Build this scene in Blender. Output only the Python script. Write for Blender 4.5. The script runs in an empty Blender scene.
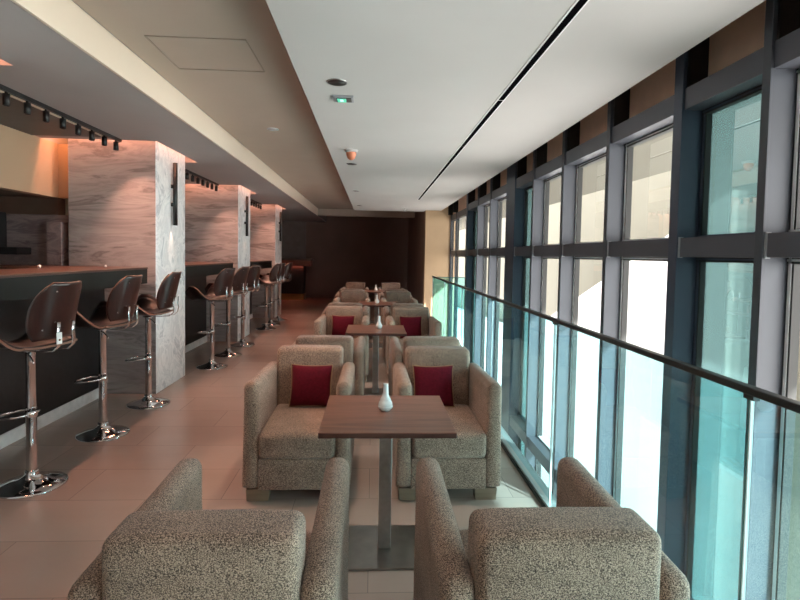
import bpy, bmesh, math, random
from mathutils import Vector, Matrix
random.seed(7)
PI = math.pi
scene = bpy.context.scene
C = scene.collection.objects
R = math.radians

# ------------------------------------------------------------------ materials
def new_mat(name):
    m = bpy.data.materials.new(name); m.use_nodes = True
    nt = m.node_tree; b = nt.nodes['Principled BSDF']
    return m, nt, b
def N(nt, t, **k):
    n = nt.nodes.new(t)
    for a, v in k.items(): setattr(n, a, v)
    return n
def ramp(nt, stops, interp='LINEAR'):
    r = N(nt, 'ShaderNodeValToRGB'); e = r.color_ramp.elements
    r.color_ramp.interpolation = interp
    while len(e) < len(stops): e.new(0.5)
    for el, (p, c) in zip(e, stops): el.position = p; el.color = (*c, 1)
    return r
def coords(nt, scale=(1,1,1), kind='Object', rot=(0,0,0)):
    tc = N(nt, 'ShaderNodeTexCoord'); mp = N(nt, 'ShaderNodeMapping')
    mp.inputs['Scale'].default_value = scale; mp.inputs['Rotation'].default_value = rot
    nt.links.new(tc.outputs[kind], mp.inputs[0]); return mp
def plain(name, col, rough=.5, metal=0, var=.06, scale=6, spec=.5, coat=0, bump=0):
    m, nt, b = new_mat(name)
    mp = coords(nt)
    n = N(nt, 'ShaderNodeTexNoise'); n.inputs['Scale'].default_value = scale; n.inputs['Detail'].default_value = 4
    nt.links.new(mp.outputs[0], n.inputs[0])
    r = ramp(nt, [(.3, tuple(c*(1-var) for c in col)), (.7, tuple(min(1, c*(1+var)) for c in col))])
    nt.links.new(n.outputs[0], r.inputs[0]); nt.links.new(r.outputs[0], b.inputs['Base Color'])
    b.inputs['Roughness'].default_value = rough; b.inputs['Metallic'].default_value = metal
    b.inputs['Specular IOR Level'].default_value = spec; b.inputs['Coat Weight'].default_value = coat
    if bump:
        bp = N(nt, 'ShaderNodeBump'); bp.inputs['Strength'].default_value = bump; bp.inputs['Distance'].default_value = .002
        nt.links.new(n.outputs[0], bp.inputs['Height']); nt.links.new(bp.outputs[0], b.inputs['Normal'])
    return m
def fabric(name, dark, mid, light, scale=320):
    m, nt, b = new_mat(name)
    mp = coords(nt, (1, 1, 1.25))
    n = N(nt, 'ShaderNodeTexNoise'); n.inputs['Scale'].default_value = scale; n.inputs['Detail'].default_value = 2.5; n.inputs['Roughness'].default_value = .75
    w = N(nt, 'ShaderNodeTexVoronoi'); w.inputs['Scale'].default_value = scale*.9
    big = N(nt, 'ShaderNodeTexNoise'); big.inputs['Scale'].default_value = 9
    for t in (n, w, big): nt.links.new(mp.outputs[0], t.inputs['Vector'])
    mx = N(nt, 'ShaderNodeMath', operation='MULTIPLY_ADD'); mx.inputs[1].default_value = -.28
    nt.links.new(w.outputs['Distance'], mx.inputs[0]); nt.links.new(n.outputs[0], mx.inputs[2])
    m2 = N(nt, 'ShaderNodeMath', operation='MULTIPLY_ADD'); m2.inputs[1].default_value = .1
    nt.links.new(big.outputs[0], m2.inputs[0]); nt.links.new(mx.outputs[0], m2.inputs[2])
    r = ramp(nt, [(.28, dark), (.41, mid), (.54, light)])
    nt.links.new(m2.outputs[0], r.inputs[0]); nt.links.new(r.outputs[0], b.inputs['Base Color'])
    bp = N(nt, 'ShaderNodeBump'); bp.inputs['Strength'].default_value = .5; bp.inputs['Distance'].default_value = .004
    nt.links.new(m2.outputs[0], bp.inputs['Height']); nt.links.new(bp.outputs[0], b.inputs['Normal'])
    b.inputs['Roughness'].default_value = .95; b.inputs['Specular IOR Level'].default_value = .15
    b.inputs['Sheen Weight'].default_value = .25
    return m
def wood(name, a, bb, axis='X', rough=.35, scale=1.0, coat=0.0):
    m, nt, b = new_mat(name)
    s = (1.2, 14, 14) if axis == 'X' else (14, 14, 1.2) if axis == 'Z' else (14, 1.2, 14)
    mp = coords(nt, tuple(v*scale for v in s))
    n = N(nt, 'ShaderNodeTexNoise'); n.inputs['Scale'].default_value = 2.2; n.inputs['Detail'].default_value = 7; n.inputs['Distortion'].default_value = .6
    nt.links.new(mp.outputs[0], n.inputs[0])
    r = ramp(nt, [(.3, a), (.7, bb)]); nt.links.new(n.outputs[0], r.inputs[0]); nt.links.new(r.outputs[0], b.inputs['Base Color'])
    b.inputs['Roughness'].default_value = rough; b.inputs['Coat Weight'].default_value = coat
    return m
def marble(name, base, vein, sc=(1, 1, 5), vscale=1.6, cloud=.5, rough=.25, dist=1.4, lo=.44, hi=.62):
    m, nt, b = new_mat(name)
    mp = coords(nt, sc)
    wp = N(nt, 'ShaderNodeTexNoise'); wp.inputs['Scale'].default_value = vscale; wp.inputs['Detail'].default_value = 8; wp.inputs['Distortion'].default_value = dist; wp.inputs['Roughness'].default_value = .62
    nt.links.new(mp.outputs[0], wp.inputs[0])
    r = ramp(nt, [(.3, base), (lo, tuple(.5*(x+y) for x, y in zip(base, vein))), (.5, base), (.56, tuple(.65*x+.35*y for x, y in zip(base, vein))), (hi, vein), (.72, base)])
    nt.links.new(wp.outputs[0], r.inputs[0])
    n2 = N(nt, 'ShaderNodeTexNoise'); n2.inputs['Scale'].default_value = 1.3; n2.inputs['Detail'].default_value = 3
    nt.links.new(mp.outputs[0], n2.inputs[0])
    mx = N(nt, 'ShaderNodeMix', data_type='RGBA', blend_type='MULTIPLY'); mx.inputs[0].default_value = cloud
    r2 = ramp(nt, [(.35, (.7, .68, .67)), (.65, (1, 1, 1))]); nt.links.new(n2.outputs[0], r2.inputs[0])
    nt.links.new(r.outputs[0], mx.inputs[6]); nt.links.new(r2.outputs[0], mx.inputs[7])
    nt.links.new(mx.outputs[2], b.inputs['Base Color']); b.inputs['Roughness'].default_value = rough
    return m
def tiles(name):
    m, nt, b = new_mat(name)
    mp = coords(nt, (1, 1, 1))
    br = N(nt, 'ShaderNodeTexBrick'); br.offset = .5
    br.inputs['Color1'].default_value = (.41, .325, .285, 1); br.inputs['Color2'].default_value = (.365, .285, .25, 1)
    br.inputs['Mortar'].default_value = (.23, .19, .17, 1); br.inputs['Scale'].default_value = 1
    br.inputs['Mortar Size'].default_value = .0022; br.inputs['Mortar Smooth'].default_value = .3; br.inputs['Brick Width'].default_value = .9; br.inputs['Row Height'].default_value = .45
    nt.links.new(mp.outputs[0], br.inputs['Vector'])
    m2 = coords(nt, (1.2, 3, 1)); n = N(nt, 'ShaderNodeTexNoise'); n.inputs['Scale'].default_value = 1.6; n.inputs['Detail'].default_value = 6
    nt.links.new(m2.outputs[0], n.inputs[0])
    r = ramp(nt, [(.15, (.9, .895, .89)), (.85, (1.06, 1.05, 1.045))]); nt.links.new(n.outputs[0], r.inputs[0])
    mx = N(nt, 'ShaderNodeMix', data_type='RGBA', blend_type='MULTIPLY'); mx.inputs[0].default_value = .7
    nt.links.new(br.outputs[0], mx.inputs[6]); nt.links.new(r.outputs[0], mx.inputs[7]); nt.links.new(mx.outputs[2], b.inputs['Base Color'])
    b.inputs['Roughness'].default_value = .26
    b.inputs['Specular IOR Level'].default_value = .55
    return m
def emit(name, col, s):
    m, nt, b = new_mat(name)
    b.inputs['Base Color'].default_value = (*col, 1); b.inputs['Emission Color'].default_value = (*col, 1); b.inputs['Emission Strength'].default_value = s
    return m
def glass(name, tint, refl=.12, rough=0.0, haze=None, hazef=0):
    m = bpy.data.materials.new(name); m.use_nodes = True; nt = m.node_tree; nt.nodes.clear()
    o = N(nt, 'ShaderNodeOutputMaterial'); t = N(nt, 'ShaderNodeBsdfTransparent'); g = N(nt, 'ShaderNodeBsdfGlossy')
    g.inputs['Roughness'].default_value = rough; g.inputs[0].default_value = (.9, .97, 1, 1)
    mp = coords(nt); n = N(nt, 'ShaderNodeTexNoise'); n.inputs['Scale'].default_value = .8
    nt.links.new(mp.outputs[0], n.inputs[0])
    r = ramp(nt, [(.3, tuple(c*.96 for c in tint)), (.7, tint)]); nt.links.new(n.outputs[0], r.inputs[0]); nt.links.new(r.outputs[0], t.inputs[0])
    fr = N(nt, 'ShaderNodeFresnel'); fr.inputs[0].default_value = 1.45
    ml = N(nt, 'ShaderNodeMath', operation='MULTIPLY'); ml.inputs[1].default_value = refl/.12
    nt.links.new(fr.outputs[0], ml.inputs[0])
    mn = N(nt, 'ShaderNodeMath', operation='MINIMUM'); mn.inputs[1].default_value = .5; nt.links.new(ml.outputs[0], mn.inputs[0])
    base = t.outputs[0]
    if hazef:
        tl = N(nt, 'ShaderNodeBsdfTranslucent'); tl.inputs[0].default_value = (*haze, 1)
        df = N(nt, 'ShaderNodeBsdfDiffuse'); df.inputs[0].default_value = (*haze, 1)
        a = N(nt, 'ShaderNodeMixShader'); a.inputs[0].default_value = .45
        nt.links.new(tl.outputs[0], a.inputs[1]); nt.links.new(df.outputs[0], a.inputs[2])
        h = N(nt, 'ShaderNodeMixShader'); h.inputs[0].default_value = hazef
        nt.links.new(t.outputs[0], h.inputs[1]); nt.links.new(a.outputs[0], h.inputs[2]); base = h.outputs[0]
    mx = N(nt, 'ShaderNodeMixShader'); nt.links.new(mn.outputs[0], mx.inputs[0]); nt.links.new(base, mx.inputs[1]); nt.links.new(g.outputs[0], mx.inputs[2])
    nt.links.new(mx.outputs[0], o.inputs[0])
    return m

M = {}
M['floor'] = tiles('floor_tiles')
M['white'] = plain('white_ceiling_paint', (.52, .52, .518), .8, var=.02, scale=2)
M['mid'] = plain('beige_ceiling_paint', (.47, .385, .32), .8, var=.03, scale=2)
M['soffit'] = plain('grey_soffit_paint', (.36, .33, .325), .7, var=.03, scale=2)
M['cream'] = plain('cream_fascia', (.80, .665, .545), .7, var=.02, scale=2)
M['bulk'] = plain('warm_bulkhead', (.47, .33, .215), .7, var=.03, scale=2)
M['panelline'] = plain('panel_shadow_gap', (.36, .295, .245), .8)
M['slot'] = plain('slot_black', (.004, .004, .005), 1, spec=0)
M['grille'] = plain('dark_grille', (.085, .082, .08), .6, var=.1)
M['brown'] = plain('brown_panel', (.10, .062, .045), .5, var=.1)
M['backwall'] = plain('dark_brown_wall', (.24, .165, .14), .7, var=.1, scale=1.5)
M['greywall'] = plain('dim_grey_wall', (.26, .21, .19), .7, var=.1)
M['tan'] = plain('tan_wall', (.43, .30, .18), .6, var=.05, scale=1.5)
M['wallleft'] = plain('left_wall_paint', (.30, .24, .2), .7)
M['marble'] = marble('column_marble_shaded', (.45, .42, .415), (.25, .232, .23), (.8, .8, 5), 1.4, dist=.7, lo=.42, hi=.60)  # darker copy: weaker light on the other column faces put into the colour
M['marble_lit'] = marble('column_marble_lit', (1, 1, 1), (.62, .64, .67), (1, 1.3, 1.0), 2.6, cloud=.15, lo=.46, hi=.60)  # whiter copy: window light on the aisle face put into the colour
M['barmarble'] = marble('backbar_marble', (.30, .235, .23), (.17, .13, .135), (1, 1, 3), 2.2)
M['skirt'] = plain('skirting_stone', (.75, .75, .75), .4, var=.12, scale=12)
M['countertop'] = wood('countertop_wood', (.06, .032, .026), (.12, .065, .05), 'Y', .3)
M['fascia'] = plain('counter_fascia_stone', (.017, .020, .0195), .45, var=.2, scale=5, spec=.3)
M['barfront'] = plain('bar_front_black', (.013, .013, .014), .45, var=.25, scale=20)
M['fab'] = fabric('boucle_fabric', (.055, .033, .026), (.265, .178, .138), (.64, .445, .345))
M['foot'] = wood('foot_wood', (.19, .125, .085), (.27, .185, .125), 'X', .5)
M['red'] = plain('maroon_cushion_cloth', (.105, .004, .014), .9, var=.18, scale=60, spec=.2, bump=.3)
M['piping'] = plain('tan_piping', (.42, .26, .15), .8)
M['table'] = wood('table_walnut', (.14, .058, .04), (.25, .115, .08), 'X', .3)
M['tabedge'] = wood('table_edge', (.06, .022, .018), (.10, .04, .03), 'X', .35)
M['steel'] = plain('brushed_steel', (.42, .42, .42), .3, 1, var=.1, scale=30)
M['plate'] = plain('base_plate_steel', (.30, .295, .28), .28, 1, var=.12, scale=10)
M['chrome'] = plain('chrome', (.75, .75, .77), .07, 1, var=.02)
M['ply'] = wood('stool_veneer', (.019, .006, .0055), (.038, .012, .010), 'Z', .28, coat=.2)
M['plyedge'] = plain('veneer_edge', (.22, .12, .085), .5)
M['leather'] = plain('black_leather', (.016, .012, .012), .35, var=.2, scale=50)
M['tag'] = plain('white_tag', (.75, .78, .78), .5)
M['porcelain'] = plain('white_porcelain', (.85, .86, .87), .2, var=.02)
M['black'] = plain('black_metal', (.012, .012, .013), .4, var=.2)
M['mullion'] = plain('mullion_grey', (.06, .068, .085), .45, .15, var=.06, scale=3)
M['navy'] = plain('mullion_grey_blue', (.052, .070, .108), .4, .25, var=.06, scale=3)
M['trans'] = plain('transom_grey', (.085, .092, .115), .42, .25, var=.06, scale=3)
M['alu'] = plain('light_aluminium', (.80, .82, .84), .4, .1)
M['endcap'] = plain('end_cap_grey', (.30, .32, .35), .4)
M['gasket'] = plain('black_gasket', (.02, .022, .022), .6)
M['soffbrown'] = plain('brown_bulkhead_panel', (.80, .58, .44), .7)
M['wglass'] = glass('window_glass', (.985, .98, .975), .02)
M['gglass'] = glass('green_glass', (.22, .36, .335), .03, haze=(.085, .152, .155), hazef=.88)
M['bglass'] = glass('balustrade_glass', (.50, .875, .93), .022)
M['edgeglass'] = plain('glass_edge', (.05, .16, .15), .2)
M['channel'] = plain('steel_channel', (.5, .52, .52), .35, .6)
M['rail'] = plain('dark_handrail', (.03, .035, .037), .35, .4)
M['facade'] = plain('cream_render', (.165, .157, .121), .9, var=.04, scale=.7)
M['added_canopy'] = plain('cream_added_canopy', (.125, .118, .092), .9, var=.03, scale=.7)
M['sunlit_white'] = plain('sunlit_wall_tone', (.9, .9, .9), .9, var=.02, scale=.5)  # sunlight on the lower outside wall put into this white
M['ground'] = plain('pale_paving', (.72, .72, .69), .9, var=.05, scale=1)
M['copper'] = plain('orange_detector', (.62, .22, .12), .35, .2)
M['green'] = emit('green_lamp', (.10, .55, .38), .55)
M['greenw'] = emit('pale_green_lamp', (.6, .95, .85), .8)
M['lampglow'] = emit('lamp_lens', (1, .85, .65), 1.5)
M['brass'] = plain('brass_plinth', (.35, .2, .08), .35, .7)
M['redlip'] = plain('red_brown_lip', (.25, .07, .04), .5)

# ------------------------------------------------------------------ mesh helpers
def link(name, bm, mat, parent=None, smooth=False, loc=None):
    me = bpy.data.meshes.new(name)
    bmesh.ops.recalc_face_normals(bm, faces=bm.faces)
    bm.to_mesh(me); bm.free()
    mats = mat if isinstance(mat, (list, tuple)) else [mat]
    for m in mats: me.materials.append(m)
    if smooth:
        for p in me.polygons: p.use_smooth = True
    o = bpy.data.objects.new(name, me); C.link(o)
    if parent: o.parent = parent
    if loc: o.location = loc
    return o
def box(bm, x0, x1, y0, y1, z0, z1, mi=0, bev=0, seg=2):
    t = bmesh.new(); bmesh.ops.create_cube(t, size=1)
    bmesh.ops.scale(t, vec=(x1-x0, y1-y0, z1-z0), verts=t.verts)
    bmesh.ops.translate(t, vec=((x0+x1)/2, (y0+y1)/2, (z0+z1)/2), verts=t.verts)
    if bev: bmesh.ops.bevel(t, geom=t.edges[:], offset=bev, segments=seg, profile=.5, affect='EDGES')
    for f in t.faces: f.material_index = mi; f.smooth = bool(bev and seg > 2)
    merge(bm, t)
def merge(bm, t):
    me = bpy.data.meshes.new('tmp'); t.to_mesh(me); t.free(); bm.from_mesh(me); bpy.data.meshes.remove(me)
def bxo(name, b, mat, parent=None, bev=0, seg=2):
    bm = bmesh.new(); box(bm, *b, bev=bev, seg=seg); o = link(name, bm, mat, parent)
    if bev and seg > 2:
        for p in o.data.polygons: p.use_smooth = True
    return o
def lathe(bm, prof, n=32, c=(0, 0, 0), mi=0):
    rings = []
    for r, z in prof:
        if r < 1e-5: rings.append([bm.verts.new((c[0], c[1], c[2]+z))])
        else: rings.append([bm.verts.new((c[0]+r*math.cos(2*PI*k/n), c[1]+r*math.sin(2*PI*k/n), c[2]+z)) for k in range(n)])
    for a, b in zip(rings, rings[1:]):
        for k in range(n):
            k2 = (k+1) % n
            if len(a) == 1 and len(b) == 1: continue
            vs = [a[0], b[k], b[k2]] if len(a) == 1 else [a[k], b[0], a[k2]] if len(b) == 1 else [a[k], b[k], b[k2], a[k2]]
            f = bm.faces.new(vs); f.smooth = True; f.material_index = mi
def tube(bm, pts, r, n=8, closed=False, flat=None):
    pts = [Vector(p) for p in pts]; rings = []; L = len(pts)
    up = Vector((0, 0, 1)); prev = None
    for i, p in enumerate(pts):
        if closed: d = pts[(i+1) % L]-pts[i-1]
        else: d = pts[min(i+1, L-1)]-pts[max(i-1, 0)]
        d.normalize()
        if prev is None:
            a = d.cross(up)
            if a.length < 1e-3: a = d.cross(Vector((0, 1, 0)))
        else: a = prev - d*prev.dot(d)
        a.normalize(); prev = a; b = d.cross(a)
        ra, rb = (r, r) if flat is None else flat
        rings.append([bm.verts.new(p+a*ra*math.cos(2*PI*k/n)+b*rb*math.sin(2*PI*k/n)) for k in range(n)])
    for i in range(L if closed else L-1):
        A, B = rings[i], rings[(i+1) % L]
        for k in range(n):
            f = bm.faces.new([A[k], A[(k+1) % n], B[(k+1) % n], B[k]]); f.smooth = True
    if not closed:
        bm.faces.new(rings[0][::-1]); bm.faces.new(rings[-1])
def quad(bm, *v, mi=0):
    f = bm.faces.new([bm.verts.new(p) for p in v]); f.material_index = mi; return f
def thing(name, label, cat, loc=(0, 0, 0), rz=0, group=None):
    o = bpy.data.objects.new(name, None); C.link(o); o.empty_display_size = .1
    o.location = loc; o.rotation_euler = (0, 0, rz); return tag(o, label, cat, group)
def tag(o, label, cat, group=None):
    o['label'] = label; o['category'] = cat
    if group: o['group'] = group
    return o
def st(o): o['kind'] = 'structure'; return o
def dup(root, loc, rz, label):
    r = root.copy(); C.link(r); r.location = loc; r.rotation_euler = (0, 0, rz); r['label'] = label
    for ch in list(root.children):
        c = ch.copy(); C.link(c); c.parent = r
        for g in list(ch.children):
            d = g.copy(); C.link(d); d.parent = c
    return r
def area(name, loc, rot, sx, sy, e, col=(1, 1, 1), spread=PI):
    l = bpy.data.lights.new(name, 'AREA'); l.shape = 'RECTANGLE'; l.size = sx; l.size_y = sy; l.energy = e; l.color = col; l.spread = spread
    o = bpy.data.objects.new(name, l); C.link(o); o.location = loc; o.rotation_euler = rot; return o
def spot(name, loc, e, col, ang, blend=.4, rad=.02, rot=(0, 0, 0)):
    l = bpy.data.lights.new(name, 'SPOT'); l.energy = e; l.color = col; l.spot_size = R(ang); l.spot_blend = blend; l.shadow_soft_size = rad
    o = bpy.data.objects.new(name, l); C.link(o); o.location = loc; o.rotation_euler = rot; return o

# ------------------------------------------------------------------ shell
Y0, Y1 = -3.2, 18.0
XL, XF, XG = -6.4, 1.14, 1.84            # left wall, slab edge, window glass plane
ZS, ZM, ZW = 2.60, 2.80, 2.55            # bar soffit, middle ceiling, white ceiling
st(bxo('floor', (XL, XF, Y0, Y1, -.3, 0), M['floor']))
st(bxo('floor.001', (XF, XG+.1, Y0, 12.4, -3.5, -3.4), M['ground']))
st(bxo('wall_slab_edge', (XF-.3, XF, Y0, 12.3, -3.4, -.3), M['greywall']))
st(bxo('wall_left', (XL-.15, XL, Y0, Y1, -.3, 3.4), M['wallleft']))
st(bxo('wall_behind', (XL, XG+.1, Y0-.15, Y0, -3.4, 3.4), M['cream']))
st(bxo('wall_back', (XL, 2.2, Y1, Y1+.15, -.3, 3.4), M['backwall']))
st(bxo('wall_back_left', (XL, -2.3, Y1-.06, Y1, 0, 2.8), M['greywall']))
bm = bmesh.new(); box(bm, 1.20, XG+.1, 12.0, 12.3, -3.4, 3.3); st(link('wall_right', bm, M['tan']))
st(bxo('wall_right_far', (1.20, 1.35, 12.3, Y1, -.3, 3.3), M['backwall']))
# ceilings
st(bxo('ceiling', (-.465, 1.56, Y0, 12.4, ZW, 3.0), M['white'], bev=.004))
st(bxo('ceiling.001', (-1.6, 1.3, Y0, Y1, ZM+.01, 3.2), M['mid']))
cols = [2.23, 5.53, 8.83, 12.13]; CD = .84
# bar soffit with openings round the columns
bm = bmesh.new()
ys = [Y0]
OX0, OX1 = -3.3, -2.18
for c in cols:
    a, b = c-.15, c+CD+.23
    box(bm, OX1, -1.62, a, b, ZS, 3.0)
    box(bm, XL, OX0, a, b, ZS, 3.0)
    ys += [a, b]
ys.append(Y1)
for i in range(0, len(ys), 2): box(bm, XL, -1.62, ys[i], ys[i+1], ZS, 3.0)
for c in cols: box(bm, OX0, OX1, c-.15, c+CD+.23, 2.90, 3.0)
st(link('ceiling.002', bm, M['soffit']))
st(bxo('trim_1', (-1.625, -1.605, Y0, 15.2, ZS, ZM+.01), M['cream']))
st(bxo('trim_2', (-1.6, 1.3, 15.2, 15.5, 2.62, ZM+.02), M['mid']))
st(bxo('ceiling.003', (1.56, 2.0, Y0, 12.4, 2.86, 3.2), M['brown']))
st(bxo('ceiling.004', (XL, 2.2, Y0-.2, Y1+.2, 3.2, 3.4), M['white']))
# bulkheads behind the bar, cross wall with marble
bm = bmesh.new()
for c0, c1 in ((Y0, 5.66), (6.6, 8.95), (9.9, 12.25)): box(bm, -3.42, -3.30, c0, c1, 2.04, ZS)
st(link('trim_3', bm, M['bulk']))
st(bxo('ceiling.005', (XL, -3.42, Y0, 5.66, 2.04, 2.12), M['brown']))
for i, c in enumerate(cols[1:]):
    y = c+.13
    st(bxo('wall_cross' if i == 0 else 'wall_cross.00%d' % i, (XL, -3.13, y, y+.12, 0, 1.86), M['barmarble']))
    st(bxo('trim_%d' % (4+i), (XL, -3.3, y-.02, y+.12, 1.86, 2.04), M['brown']))
    st(bxo('trim_%d' % (7+i), (XL, -3.13, y+.02, y+.12, 2.04, 2.6), M['bulk']))
st(bxo('trim_10', (-3.34, -3.20, 5.52, 5.655, 1.2, 1.78), M['barmarble']))
st(bxo('trim_11', (-3.295, -2.62, 3.4, 5.23, ZS-.008, ZS+.01), M['grille']))
st(bxo('trim_12', (-2.62, -2.60, 3.4, 5.25, ZS-.012, ZS+.01), M['cream']))

# ------------------------------------------------------------------ marble columns and their lamps
cl = ['marble column nearest the camera, left of the nearest bar stool',
      'tallest looking marble column at the end of the nearest bar counter',
      'middle marble column behind the second bar counter with a socket plate',
      'farthest marble column, by the small service counter']
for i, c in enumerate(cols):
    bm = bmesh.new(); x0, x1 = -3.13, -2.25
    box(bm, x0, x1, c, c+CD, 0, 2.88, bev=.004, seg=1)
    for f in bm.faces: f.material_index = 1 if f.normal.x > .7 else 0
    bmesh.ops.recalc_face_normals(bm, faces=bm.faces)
    for f in bm.faces: f.material_index = 1 if f.normal.x > .7 else 0  # aisle face takes the lit tone, other faces the shaded tone
    tag(link('marble_column', bm, [M['marble'], M['marble_lit']]), cl[i], 'column', 'marble columns along the bar')
    # cove strips inside the ceiling opening
    warm = (1, .40, .24)
    area('cove_strip', ((x0+x1)/2, c-.075, 2.885), (0, 0, 0), .85, .05, 9, warm)
    area('cove_strip', (-2.215, c+.45, 2.885), (0, 0, 0), .05, 1.0, 7, warm)
    area('cove_strip', (-2.75, c+CD+.13, 2.885), (0, 0, 0), .9, .08, 5, warm)
    area('cove_strip', (-3.235, c+.02, 2.885), (0, 0, 0), .04, .28, 4, (1, .34, .12))
    if i:
        yl = c+.41
        t = thing('wall_light', ['', 'black tube wall light on the nearest full column face', 'black tube wall light on the middle marble column',
                                 'black tube wall light on the farthest marble column'][i], 'wall light', (-2.25, yl, 0), 0, 'tube lights on the columns')
        bm = bmesh.new(); lathe(bm, [(0, 2.48), (.024, 2.48), (.024, 1.79), (.018, 1.79), (.018, 1.83), (0, 1.83)], 16, (.045, 0, 0)); link('tube', bm, M['black'], t)
        bm = bmesh.new(); box(bm, 0, .03, -.012, .012, 2.2, 2.24); link('bracket_or_shade', bm, M['black'], t); bxo('bracket_or_shade', (0, .03, -.012, .012, 2.0, 2.04), M['black'], t)
        spot('tube_lamp', (-2.205, yl, 1.80), 5, (1, .72, .55), 55, .7, .012)
t = thing('socket_plate', 'small dark socket plate low on the middle marble column', 'socket', (-2.25, 9.28, .405))
bxo('plate', (0, .008, -.045, .045, -.085, .085), M['grille'], t, .003); bxo('insert', (.006, .012, -.025, .025, -.06, .06), M['black'], t)

# ------------------------------------------------------------------ bar counters
bars = [(3.09, 5.43, 5.53), (6.40, 8.68, 8.83), (9.70, 11.98, 12.13)]
bl = ['nearest dark bar counter with brown top behind three stools', 'second dark bar counter, between the two nearer full columns',
      'farthest of the three dark bar counters, before the last column']
for i, (a, b, w) in enumerate(bars):
    t = thing('bar_counter', bl[i], 'bar counter', (-2.6, (a+b)/2, 0), 0, 'bar counters'); m = (a+b)/2
    bm = bmesh.new(); box(bm, -.34, .31, a-m, b-m, 1.315, 1.335, bev=.004)
    box(bm, -1.6, -.34, b-m-.62, b-m, 1.315, 1.335, bev=.004); link('countertop', bm, M['countertop'], t)
    bm = bmesh.new(); box(bm, -.32, .305, a-m, b-m-.004, 1.17, 1.315); box(bm, -1.58, -.34, b-m-.6, b-m-.004, 1.17, 1.315); link('fascia', bm, M['fascia'], t)
    bxo('front_panel', (-.30, -.17, a-m, w-m-.003, .10, 1.17), M['barfront'], t)
    bxo('skirting', (-.29, -.155, a-m, w-m-.003, 0, .10), M['skirt'], t)
for (x, y, l) in ((-2.86, 4.62, 'small lit tealight on the nearest bar counter'), (-2.62, 5.25, 'tiny pale tealight at the column end of the nearest bar counter')):
    t = thing('tealight', l, 'candle', (x, y, 1.335), 0, 'tealights on the bar')
    bm = bmesh.new(); s = .55 if x < -2.7 else .4
    lathe(bm, [(0, 0), (.022*s, 0), (.025*s, .05*s), (.021*s, .05*s), (.02*s, .02*s), (0, .02*s)], 16); link('holder', bm, M['porcelain'], t)
    bm = bmesh.new(); lathe(bm, [(0, .018*s), (.012*s, .02*s), (.006*s, .04*s), (0, .058*s)], 10); link('flame', bm, M['lampglow'], t)
t = thing('back_shelf', 'black shelf on the marble wall behind the nearest bar', 'shelf', (-4.2, 5.55, 1.44))
bxo('board', (-.9, .62, -.12, .11, 0, .075), M['black'], t, .004)
t = thing('dark_cabinet', 'black cabinet panel standing on the shelf behind the bar', 'cabinet', (-4.2, 5.55, 1.515))
bxo('cabinet_body', (-.8, .38, -.06, .10, 0, .36), M['black'], t, .004); bxo('door', (-.2, .37, -.07, -.06, .01, .35), M['barfront'], t)

# far service counter
t = thing('service_counter', 'small dark service counter with red lit lip at the far left end', 'counter', (-2.9, 17.2, 0))
bxo('countertop', (-1.2, .92, -.32, .3, 1.28, 1.34), M['brown'], t); bxo('lip', (-1.15, .88, -.30, .3, 1.10, 1.28), M['redlip'], t)
bxo('front_panel', (-1.1, .66, -.24, .3, .2, 1.10), M['barfront'], t); bxo('plinth', (-1.1, .68, -.25, .3, 0, .2), M['brass'], t)
area('counter_glow', (-2.9, 16.93, 1.09), (0, 0, 0), 1.6, .03, 4, (1, .18, .1))

# ------------------------------------------------------------------ track lights
tl = ['black track of spotlights over the nearest bar counter', 'black track of spotlights over the second bar counter', 'black track of spotlights over the farthest bar counter']
for i, (y0, n) in enumerate(((3.55, 8), (6.80, 8), (10.1, 8))):
    y1 = y0+1.80
    t = thing('track_light', tl[i], 'track light', (-2.52, y0, ZS), 0, 'spotlight tracks over the bar')
    bxo('track', (-.013, .013, 0, y1-y0, -.03, 0), M['black'], t)
    for k in range(n):
        yy = .19+k*.217
        bm = bmesh.new(); lathe(bm, [(0, -.045), (.023, -.045), (.023, -.125), (.019, -.125), (.018, -.10), (0, -.10)], 14, (0, yy, 0)); box(bm, -.007, .007, yy-.007, yy+.007, -.05, -.02)
        link('spotlight', bm, M['black'], t)
        spot('track_lamp', (-2.52, y0+yy, ZS-.118), 19, (1, .47, .32), 105, .5, .01, (0, R(-16), 0))

# ------------------------------------------------------------------ white ceiling fittings
t = thing('air_diffuser', 'long black slot diffuser running along the white ceiling', 'vent', (.835, 0, ZW))
bm = bmesh.new(); box(bm, -.026, -.017, -2.5, 9.7, -.004, 0); link('flange', bm, M['alu'], t)
bm = bmesh.new(); box(bm, .017, .026, -2.5, 9.7, -.004, 0); link('flange', bm, M['alu'], t)
yy = -2.5
while yy < 9.6: bxo('slot', (-.017, .017, yy, min(yy+1.47, 9.7), -.0052, 0), M['slot'], t); yy += 1.5
def downlight(x, y, z, label, r=.055, lit=True, e=60, col=(1, .68, .48), ang=62):
    t = thing('downlight', label, 'ceiling light', (x, y, z), 0, 'recessed downlights')
    bm = bmesh.new(); lathe(bm, [(r+.008, 0), (r+.007, -.005), (r, -.005), (r, 0)], 24); link('ring', bm, M['steel'] if z < 2.7 else M['alu'], t)
    bm = bmesh.new(); lathe(bm, [(0, -.001), (r, -.001), (r, -.004), (0, -.002)], 24); link('lens', bm, M['black'] if z < 2.7 else M['alu'], t)
    if lit: spot('downlight_lamp', (x, y, z-.02), e, col, ang, .7, .03)
downlight(-.236, 3.24, ZW, 'dark recessed downlight nearest the camera in the white ceiling', .058)
downlight(-.26, 6.10, ZW, 'second recessed downlight, just beyond the orange smoke detector', .058)
downlight(-.29, 8.65, ZW, 'third recessed downlight, beyond the second along the ceiling edge', .05)
downlight(-.30, 11.2, ZW, 'last recessed downlight near the far end of the white ceiling', .05)
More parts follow.
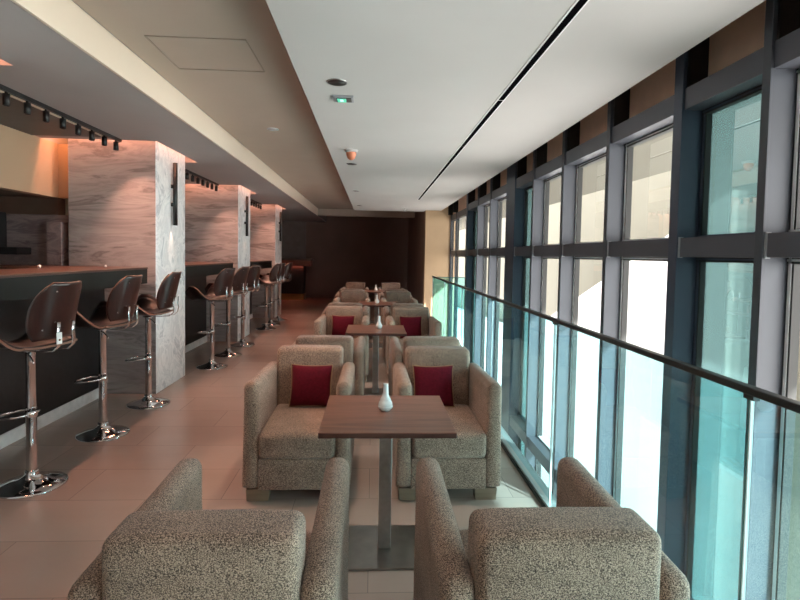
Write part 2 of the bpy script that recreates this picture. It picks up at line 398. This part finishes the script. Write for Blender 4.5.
downlight(-1.075, 5.62, ZM+.01, 'single recessed downlight in the beige middle ceiling', .055, e=25, col=(1, .93, .88), ang=140)
t = thing('emergency_light', 'square ceiling fitting with green lit sign in the white ceiling', 'emergency light', (-.215, 3.56, ZW))
bxo('housing', (-.07, .07, -.065, .065, -.012, .006), M['endcap'], t, .004)
bxo('lens', (-.045, .055, -.045, .045, -.016, -.011), M['grille'], t, .003); bxo('green_panel', (-.04, .02, -.04, .04, -.018, -.015), M['green'], t)
bxo('symbol', (-.02, 0, -.025, .015, -.0195, -.0175), M['greenw'], t)
t = thing('smoke_detector', 'orange capped smoke detector hanging from the white ceiling', 'smoke detector', (-.235, 5.30, ZW))
bm = bmesh.new(); lathe(bm, [(0, 0), (.068, 0), (.066, -.02), (.05, -.026), (0, -.026)], 24); link('base', bm, M['white'], t)
bm = bmesh.new(); lathe(bm, [(.052, -.024), (.05, -.05), (.036, -.085), (.012, -.10), (0, -.10)], 24); link('cap', bm, M['copper'], t)
t = thing('sprinkler', 'small sprinkler head at the far edge of the white ceiling', 'sprinkler', (.70, 11.7, ZW))
bm = bmesh.new(); lathe(bm, [(0, .006), (.04, .006), (.04, 0), (.035, -.015), (.012, -.02), (.01, -.06), (0, -.06)], 16); link('body', bm, M['alu'], t)
bm = bmesh.new(); lathe(bm, [(0, -.075), (.025, -.07), (.025, -.065), (0, -.062)], 16); link('deflector', bm, M['chrome'], t)
bm = bmesh.new()
for (a, b, c, d) in ((-1.41, -.80, 3.30, 3.306), (-1.41, -.80, 3.86, 3.866), (-1.41, -1.404, 3.30, 3.866), (-.806, -.80, 3.30, 3.866)): box(bm, a, b, c, d, ZM+.004, ZM+.014)
tag(link('access_panel', bm, M['panelline']), 'faint square access panel outline in the beige middle ceiling', 'access panel')

# ------------------------------------------------------------------ window wall
mull = [(-2.95, .06, 0), (-2.05, .06, 0), (-1.15, .06, 0), (-.5, .08, 1), (.40, .06, 0), (1.30, .06, 0), (2.18, .045, 2), (2.82, .08, 1), (3.70, .05, 0), (4.60, .05, 0), (5.47, .05, 2),
        (6.20, .40, 1), (7.49, .06, 0), (8.40, .06, 0), (9.35, .12, 1), (11.2, .05, 3), (11.94, .06, 3)]
XI = 1.70; ZB = -3.4
wn = 0; tn = 20
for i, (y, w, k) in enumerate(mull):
    bm = bmesh.new()
    XI = 1.79 if k == 3 else 1.70
    box(bm, XI, XG, y, y+w, ZB, 2.9)
    box(bm, XI-.012, XI, y-.002, y+w+.002, ZB, 2.9, bev=.002)
    o = st(link('trim_%d' % tn, bm, M['navy'] if k == 1 else M['mullion'])); tn += 1
    if i == 0: continue
    yp = mull[i-1][0]+mull[i-1][1]; a, b = yp, y
    green = (i in (3, 7, 11, 14))
    wn += 1
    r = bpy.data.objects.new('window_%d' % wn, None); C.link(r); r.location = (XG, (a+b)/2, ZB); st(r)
    h = (b-a)/2
    def bx(name, x0, x1, y0, y1, z0, z1, m):
        return bxo(name, (x0-XG, x1-XG, y0, y1, z0-ZB, z1-ZB), m, r)
    bx('transom', XI+.002, XG, -h, h, 2.33, 2.445, M['trans']); bx('transom', XI+.004, XG, -h, h, 1.52, 1.625, M['trans']); bx('end_cap', XI-.004, XI+.02, h-.010, h, 1.515, 1.63, M['endcap'])
    bx('transom', XI+.002, XG, -h, h, -.55, -.43, M['trans'])
    bx('head_panel', XG-.02, XG+.02, -h, h, 2.445, 2.9, M['soffbrown'])
    bx('bracket_or_shade', XG-.13, XG-.02, h-.012, h, 2.45, 2.9, M['black'])  # black strip paints in the unlit mullion side above the transom
    for (z0, z1) in ((1.625, 2.33), (-.43, 1.52), (ZB, -.55)):
        bm = bmesh.new()
        quad(bm, (0, -h, z0-ZB), (0, h, z0-ZB), (0, h, z1-ZB), (0, -h, z1-ZB)); link('pane', bm, M['gglass'] if green else M['wglass'], r)
        bm = bmesh.new(); fx0, fx1 = -.035, .01
        box(bm, fx0, fx1, h-.024, h-.008, z0-ZB, z1-ZB); box(bm, fx0, fx1, -h, -h+.016, z0-ZB, z1-ZB)
        box(bm, fx0, fx1, -h, h, z1-ZB-.016, z1-ZB-.006); box(bm, fx0, fx1, -h, h, z0-ZB+.006, z0-ZB+.016)
        link('frame', bm, M['navy'] if green else M['alu'], r)
        bm = bmesh.new()
        box(bm, fx0+.004, fx1, h-.034, h-.024, z0-ZB, z1-ZB); box(bm, fx0+.004, fx1, h-.008, h, z0-ZB, z1-ZB); box(bm, fx0, fx1, -h, h, z1-ZB-.006, z1-ZB); box(bm, fx0, fx1, -h, h, z1-ZB-.026, z1-ZB-.016)
        link('gasket', bm, M['gasket'], r)

# ------------------------------------------------------------------ glass balustrade
XB = 1.09
t = thing('glass_balustrade', 'long clear glass balustrade with dark handrail before the windows', 'balustrade', (XB, 0, 0))
js = [-1.80, -.19, 1.42, 3.03, 4.64, 6.25, 7.80, 9.33]
for a, b in zip(js, js[1:]):
    bm = bmesh.new(); quad(bm, (0, a+.006, .02), (0, b-.006, .02), (0, b-.006, 1.12), (0, a+.006, 1.12))
    p = link('glass_panel', bm, M['bglass'], t)
    bm = bmesh.new(); box(bm, -.005, .005, a+.002, a+.006, .02, 1.12); link('edge', bm, M['edgeglass'], p); bxo('edge', (-.005, .005, b-.006, b-.002, .02, 1.12), M['alu'], p)
bm = bmesh.new(); quad(bm, (0, 9.335, .02), (.58, 9.335, .02), (.58, 9.335, 1.12), (0, 9.335, 1.12)); p = link('glass_panel', bm, M['bglass'], t)
bm = bmesh.new(); box(bm, .0, .58, 9.328, 9.342, 1.115, 1.128); box(bm, -.006, .006, 9.328, 9.342, .02, 1.12); link('edge', bm, M['edgeglass'], p)
bxo('handrail', (-.016, .016, -1.8, 9.345, 1.120, 1.143), M['rail'], t, .004)
for j in js[1:-1]: bxo('clamp', (-.010, .010, j-.02, j+.02, 1.106, 1.119), M['rail'], t)
bxo('base_channel', (-.035, .05, -1.8, 9.345, .001, .035), M['channel'], t); bxo('base_trim', (-.048, -.035, -1.8, 9.345, 0, .02), M['gasket'], t)

# ------------------------------------------------------------------ outside
bm = bmesh.new(); box(bm, 6.3, 6.6, 7.0, 60, -4, 7.5)
tag(link('neighbouring_building', bm, M['facade']), 'plain cream building wall seen outside the upper window panes', 'building')
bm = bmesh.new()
pr = [(7.9, -4), (40, -4), (40, -2.2), (18.5, -1.22), (9.74, 1.95), (7.9, 2.62)]  # sloping top follows the edge between sun and shade on the wall
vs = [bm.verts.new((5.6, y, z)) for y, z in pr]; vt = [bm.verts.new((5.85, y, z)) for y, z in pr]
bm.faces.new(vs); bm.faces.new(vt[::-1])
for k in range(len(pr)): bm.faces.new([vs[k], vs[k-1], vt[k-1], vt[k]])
tag(link('sunlit_wall_shape', bm, M['sunlit_white']), 'sunlit lower part of the outside wall, shaped as a white slope', 'wall')
bm = bmesh.new(); box(bm, 1.95, 60, -30, 70, -4.1, -4.0); o = st(link('floor.002', bm, M['ground']))
st(bxo('trim_60', (XG+.1, 3.7, -25, 40, 2.62, 2.9), M['added_canopy']))  # slab added outside so the sun reaches only the lower void

# ------------------------------------------------------------------ armchairs
def chair_parts(t):
    aw = .092
    for s in (-1, 1):
        bm = bmesh.new()
        xa = s*(.3225-aw/2)
        # side slab with a rounded top, front and rear
        box(bm, xa-aw/2, xa+aw/2, -.388, .377, .075, .728, bev=.040, seg=5)
        for v in bm.verts:                                   # straight lower edges, slightly tapered, soft rear fall
            if v.co.z < .2 : v.co.x = xa+math.copysign(aw/2, v.co.x-xa) if abs(v.co.x-xa) > .02 else v.co.x
            if v.co.z > .5 and v.co.y > .24: v.co.z -= .03*(v.co.y-.24)/.14
        o = link('arm', bm, M['fab'], t)
        for p in o.data.polygons: p.use_smooth = True
    bm = bmesh.new(); box(bm, -.231, .231, .198, .388, .20, .826, bev=.032, seg=5)
    for v in bm.verts:
        f = max(0, (v.co.z-.45)/.4)
        v.co.y += .0*f
        if v.co.y < .30: v.co.y += .03*f - .02*math.sin(max(0, min(1, f))*PI)*(1-(v.co.x/.25)**2)
        v.co.x *= 1+.01*f
    bmesh.ops.subdivide_edges(bm, edges=[e for e in bm.edges if e.calc_length() > .25], cuts=4, use_grid_fill=True)
    for v in bm.verts:
        if v.co.z > .78: v.co.z += .004*(1-(v.co.x/.23)**2)
        if v.co.y > .36: v.co.y += .012*(1-(v.co.x/.23)**2)*math.sin(max(0, min(1, (v.co.z-.2)/.64))*PI)
    o = link('backrest', bm, M['fab'], t)
    for p in o.data.polygons: p.use_smooth = True
    bm = bmesh.new(); box(bm, -.2305, .2305, -.400, .23, .268, .425, bev=.034, seg=4)
    bmesh.ops.subdivide_edges(bm, edges=[e for e in bm.edges if e.calc_length() > .25], cuts=5, use_grid_fill=True)
    for v in bm.verts:
        q = (1-(v.co.x/.235)**2)
        if v.co.z > .38: v.co.z += .022*q*math.sin(max(0, min(1, (v.co.y+.42)/.65))*PI)+.012*(v.co.y+.40)
        if v.co.y < -.36: v.co.y -= .012*q
    o = link('seat_cushion', bm, M['fab'], t)
    for p in o.data.polygons: p.use_smooth = True
    bxo('seat_base', (-.2305, .2305, -.386, .372, .075, .266), M['fab'], t, .008, 3)
    for sx in (-1, 1):
        for sy in (-1, 1):
            bm = bmesh.new(); box(bm, -.07, .07, -.035, .035, 0, .075, bev=.004)
            for v in bm.verts:
                if v.co.z < .03: v.co.x *= .94
            o = link('foot', bm, M['foot'], t); o.location = (sx*.235, sy*.333, 0)
names = ['nearest', 'second', 'third', 'farthest']
P = 2.97; TY = 2.61; LX, RX = -.412, .472
proto = None
DX = {True: [(-.028, .012), (.055, .035), (.05, .01), (0, -.03)], False: [(.014, .028), (.03, .02), (.04, .02), (0, 0)]}
for k in range(4):
    y = TY+k*P
    for side, x in (('left', LX), ('right', RX)):
        near = {0: 'armchair with its back to the camera, bottom %s of the picture' % side,
                1: 'armchair seen from behind at the near side of the second table, %s' % side,
                2: 'armchair seen from behind at the near side of the third table, %s' % side,
                3: 'armchair seen from behind at the near side of the farthest table, %s' % side}[k]
        far = {0: 'speckled armchair with maroon cushion facing us at the nearest table, %s' % side,
               1: 'speckled armchair with maroon cushion facing us at the second table, %s' % side,
               2: 'empty speckled armchair facing us at the third table, %s' % side,
               3: 'empty speckled armchair facing us at the farthest table, %s' % side}[k]
        for lab, yy, rz in ((('speckled beige '+near), y-1.01, PI), (far, y+.878, 0)):
            dx = DX[rz == 0][k][side == 'right']
            if proto is None:
                proto = thing('armchair', lab, 'armchair', (x+dx, yy, 0), rz, 'speckled armchairs round the tables'); chair_parts(proto)
            else: dup(proto, (x+dx, yy, 0), rz, lab)

# ------------------------------------------------------------------ throw cushions
def cushion(loc, rz, tilt, label, s=.24):
    t = thing('throw_cushion', label, 'cushion', loc, rz, 'maroon cushions'); t.rotation_euler = (tilt, 0, rz)
    n = 14; bm = bmesh.new(); g = {}
    for side in (-1, 1):
        for i in range(n+1):
            for j in range(n+1):
                u, v = 2*i/n-1, 2*j/n-1
                if (i in (0, n) or j in (0, n)) and side == 1: g[1, i, j] = g[-1, i, j]; continue
                pin = 1-.07*(1-abs(v)**2)*abs(u)**3 ; pin2 = 1-.07*(1-abs(u)**2)*abs(v)**3
                th = .058*((1-u*u)*(1-v*v))**.42
                g[side, i, j] = bm.verts.new((u*s*.5*1.0*pin, side*th, s*.5+v*s*.5*pin2))
    for side in (-1, 1):
        for i in range(n):
            for j in range(n):
                q = [g[side, i, j], g[side, i+1, j], g[side, i+1, j+1], g[side, i, j+1]]
                f = bm.faces.new(q if side < 0 else q[::-1]); f.smooth = True
    edge = [g[-1, i, 0].co.copy() for i in range(n)]+[g[-1, n, j].co.copy() for j in range(n)]+[g[-1, i, n].co.copy() for i in range(n, 0, -1)]+[g[-1, 0, j].co.copy() for j in range(n, 0, -1)]
    link('cover', bm, M['red'], t)
    bm = bmesh.new(); tube(bm, edge, .004, 6, closed=True); link('piping', bm, M['piping'], t)
for k in range(2):
    y = TY+k*P+.878
    for side, x in (('left', LX-.005+k*.05), ('right', RX-.03+k*.055)):
        cushion((x, y+.085, .445), (-.05 if side == 'left' else .06), R(-14), 'maroon cushion on the %s armchair facing us at the %s table' % (side, names[k]), .29)

# ------------------------------------------------------------------ tables and vases
def table_parts(t):
    bm = bmesh.new(); box(bm, -.312, .312, -.312, .312, .678, .705, bev=.003)
    for f in bm.faces: f.material_index = 0 if abs(f.calc_center_median().z-.705) < .003 else 1
    link('tabletop', bm, [M['table'], M['tabedge']], t)
    bxo('post', (-.032, .032, -.032, .032, .012, .67), M['steel'], t, .003)
    bxo('base_plate', (-.185, .185, -.20, .20, 0, .012), M['plate'], t, .003)
    bxo('mount', (-.12, .12, -.12, .12, .665, .679), M['black'], t)
tp = None; vp = None
for k in range(4):
    y = TY+k*P; lab = 'square dark walnut pedestal table, %s in the row' % ['nearest the camera', 'second', 'third', 'farthest'][k]
    if tp is None:
        tp = thing('pedestal_table', lab, 'table', (.08, y, 0), 0, 'square pedestal tables'); table_parts(tp)
    else: dup(tp, (.08-(.035 if k == 1 else 0), y, 0), 0, lab)
    vl = 'white porcelain bud vase on the %s table' % names[k]
    if vp is None:
        vp = thing('bud_vase', vl, 'vase', (.076, y+.03, .705), 0, 'bud vases on the tables')
        bm = bmesh.new(); lathe(bm, [(0, 0), (.024, 0), (.026, .006), (.034, .012), (.036, .022), (.036, .034), (.033, .046), (.027, .050), (.0265, .060), (.020, .070), (.0155, .082), (.0135, .11), (.0125, .130), (.014, .137), (.009, .137), (.008, .10), (0, .09)], 28)
        link('vase_body', bm, M['porcelain'], vp)
        bm = bmesh.new(); lathe(bm, [(.0345, .017), (.0385, .019), (.0385, .023), (.0345, .025)], 28); link('collar', bm, M['porcelain'], vp)
    else: dup(vp, (.076, y+.03, .705), 0, vl)

# ------------------------------------------------------------------ bar stools   (front = -x, back = +x)
def shell(fn, nu, nv, th, mi_face, mi_edge):
    """curved plywood sheet: fn(u,v)->point, offset by th along the normal"""
    bm = bmesh.new(); e = 1e-3; A = []; B = []
    for i in range(nu+1):
        ra, rb = [], []
        for j in range(nv+1):
            u, v = i/nu, j/nv
            p = Vector(fn(u, v)); du = Vector(fn(u+e, v))-Vector(fn(u-e, v)); dv = Vector(fn(u, v+e))-Vector(fn(u, v-e))
            nn = du.cross(dv); nn.normalize()
            ra.append(bm.verts.new(p+nn*th/2)); rb.append(bm.verts.new(p-nn*th/2))
        A.append(ra); B.append(rb)
    def F(vs, mi, sm=True):
        f = bm.faces.new(vs); f.material_index = mi; f.smooth = sm
    for i in range(nu):
        for j in range(nv):
            F([A[i][j], A[i+1][j], A[i+1][j+1], A[i][j+1]], mi_face); F([B[i][j], B[i][j+1], B[i+1][j+1], B[i+1][j]], mi_face)
    for i in range(nu):
        F([A[i][0], B[i][0], B[i+1][0], A[i+1][0]], mi_edge, False); F([A[i][nv], A[i+1][nv], B[i+1][nv], B[i][nv]], mi_edge, False)
    for j in range(nv):
        F([A[0][j], A[0][j+1], B[0][j+1], B[0][j]], mi_edge, False); F([A[nu][j], B[nu][j], B[nu][j+1], A[nu][j+1]], mi_edge, False)
    return bm
def sstep(a, b, x):
    t = max(0, min(1, (x-a)/(b-a))); return t*t*(3-2*t)
def seat_fn(u, v):
    y = (u*2-1)                                  # across, wings at +-1
    x = -.235+.40*v                             # front to back
    wing = .165*sstep(.15, -.12, x)*(1-.35*sstep(-.16, -.235, x))+.012
    w = .235*(1-.20*sstep(.0, .2, x))
    ay = abs(y)
    z = .885+wing*ay**2.6+.05*max(0, (x-.08)/.12)**2*.6 - .02*max(0, (-x-.17)/.07)**2
    return (x, w*math.copysign(ay**.8, y), z)
def back_fn(u, v):
    a = (u*2-1)
    h = v
    wid = .19*(1-.36*abs(2*h-.85)**2.4)          # rounded outline
    ang = a*R(54)*(wid/.19)
    r = .215
    lean = .085*h
    z0 = .955+.345*h - .03*(1-math.cos(ang))*(1-2*h)
    return (.215-r+r*math.cos(ang)*1.0-.0+lean, r*1.02*math.sin(ang), z0)
def stool_parts(t):
    bm = bmesh.new(); lathe(bm, [(0, .0), (.195, .0), (.198, .006), (.19, .014), (.12, .030), (.07, .048), (.045, .068), (.038, .085), (.038, .10), (0, .10)], 40); link('base', bm, M['chrome'], t)
    bm = bmesh.new(); lathe(bm, [(.030, .09), (.030, .50), (.0305, .50), (.0305, .505), (.026, .505), (.026, .51)], 24); link('pole', bm, M['chrome'], t)
    bm = bmesh.new(); lathe(bm, [(.0275, .50), (.0275, .855), (.05, .86), (.05, .868), (0, .868)], 24); link('piston', bm, M['chrome'], t)
    bm = bmesh.new(); pts = [(-.03, .085, .455), (-.10, .105, .452), (-.17, .09, .445), (-.20, .04, .44), (-.205, 0, .44), (-.20, -.04, .44), (-.17, -.09, .445), (-.10, -.105, .452), (-.03, -.085, .455), (.0, -.035, .458), (.0, .035, .458)]
    tube(bm, pts, .009, 8, closed=True); lathe(bm, [(.031, .44), (.036, .445), (.036, .475), (.031, .48)], 20); link('footrest', bm, M['chrome'], t)
    bm = bmesh.new(); tube(bm, [(.0, -.02, .85), (.05, -.05, .84), (.09, -.07, .815), (.105, -.08, .80)], .005, 6); link('lever', bm, M['chrome'], t)
    s = link('seat', shell(seat_fn, 26, 18, .013, 0, 1), [M['ply'], M['plyedge']], t)
    def pad_fn(u, v):
        x, y, z = seat_fn(.5+(u-.5)*.9, .05+.88*v)
        e = (1-(2*u-1)**4)*(1-(2*v-1)**4)
        return (x, y, z+.010+.014*e)
    link('seat_pad', shell(pad_fn, 22, 14, .012, 0, 0), M['leather'], s)
    b = link('backrest', shell(back_fn, 22, 18, .013, 0, 1), [M['ply'], M['plyedge']], t)
    def bpad(u, v):
        x, y, z = back_fn(.5+(u-.5)*.9, .06+.88*v); return (x*.93-.010, y*.93, z)
    link('back_pad', shell(bpad, 16, 12, .014, 0, 0), M['leather'], b)
    for sy in (-.055, .055):
        bm = bmesh.new(); tube(bm, [(.06, sy, .872), (.16, sy, .872), (.225, sy, .878), (.262, sy, .91), (.268, sy, .95), (.262, sy, 1.0), (.268, sy, 1.06)], .004, 8, flat=(.0125, .003))
        k = link('back_strap', bm, M['chrome'], t)
    for (sy, h) in ((-.055, .30), (.055, .30), (-.1, .84), (.1, .84), (-.12, .18), (.12, .18)):
        x, y, z = back_fn(.5+sy/.40, h); ang = math.atan2(y, x-.085*h)
        tb = bmesh.new(); bmesh.ops.create_uvsphere(tb, u_segments=8, v_segments=6, radius=.006)
        bmesh.ops.translate(tb, vec=(x+.008*math.cos(ang), y+.008*math.sin(ang), z), verts=tb.verts); link('screw', tb, M['chrome'], b)
sy = [(3.36, -14, -2.14), (4.30, -8, -2.175), (5.16, -1, -2.175), (6.86, -20, -2.08), (7.66, -14, -2.09), (8.50, -24, -2.09), (10.35, -16, -2.09), (11.0, -20, -2.12), (11.72, -14, -2.09)]
lb = ['nearest the camera with a white tag on its strap', 'middle one of the three at the nearest counter', 'third from the camera, against the first full marble column',
      'first of three at the second counter', 'second of three at the second counter', 'third of three at the second counter, before the middle column',
      'first of three at the farthest counter', 'second of three at the farthest counter', 'last and farthest, before the last column']
sp = None
for (y, r, x), l in zip(sy, lb):
    l = 'dark veneer bar stool, '+l
    if sp is None:
        sp = thing('bar_stool', l, 'bar stool', (x, y, 0), R(r), 'bar stools along the counters'); stool_parts(sp); first = sp
    else: dup(sp, (x, y, 0), R(r), l)
bm = bmesh.new(); box(bm, .263, .270, -.073, -.037, .925, .995, bev=.001)
o = link('price_tag', bm, M['tag'], first); o['label'] = 'white tag'

# ------------------------------------------------------------------ light
w = bpy.data.worlds.new('sky'); scene.world = w; w.use_nodes = True
bg = w.node_tree.nodes['Background']; bg.inputs[0].default_value = (1, .975, .955, 1); bg.inputs[1].default_value = 7.5
s = bpy.data.lights.new('sun', 'SUN'); s.energy = 20; s.angle = R(.6); s.color = (1, .97, .92)
so = bpy.data.objects.new('sun', s); C.link(so)
so.rotation_euler = Vector((-1, 1.5, -.9)).to_track_quat('-Z', 'Y').to_euler()

# ------------------------------------------------------------------ camera
def nrm(v): return v.normalized()
fpx = 520.0; ppx, ppy = 400.0, 278.0
fw = nrm(Vector((373-ppx, 255-ppy, fpx)))
dn = Vector((184-ppx, 12278-ppy, fpx)); dn = nrm(dn-fw*dn.dot(fw)); rt = dn.cross(fw)
# rt/fw/dn are world axes in camera image coordinates (x right, y down, z forward)
cam = bpy.data.cameras.new('camera'); co = bpy.data.objects.new('camera', cam); C.link(co)
right = Vector((rt.x, fw.x, -dn.x)); down = Vector((rt.y, fw.y, -dn.y)); fwd = Vector((rt.z, fw.z, -dn.z))
mat = Matrix((right, -down, -fwd)).transposed().to_4x4(); mat.translation = (0, 0, 1.5)
co.matrix_world = mat
cam.sensor_width = 36; cam.lens = fpx*36/800; cam.shift_x = 0; cam.shift_y = -22/800
cam.clip_start = .05; scene.camera = co
scene.view_settings.view_transform = 'Standard'; scene.view_settings.exposure = .22
scene.cycles.use_denoising = True
scene.cycles.max_bounces = 10; scene.cycles.transparent_max_bounces = 24; scene.cycles.sample_clamp_indirect = 6
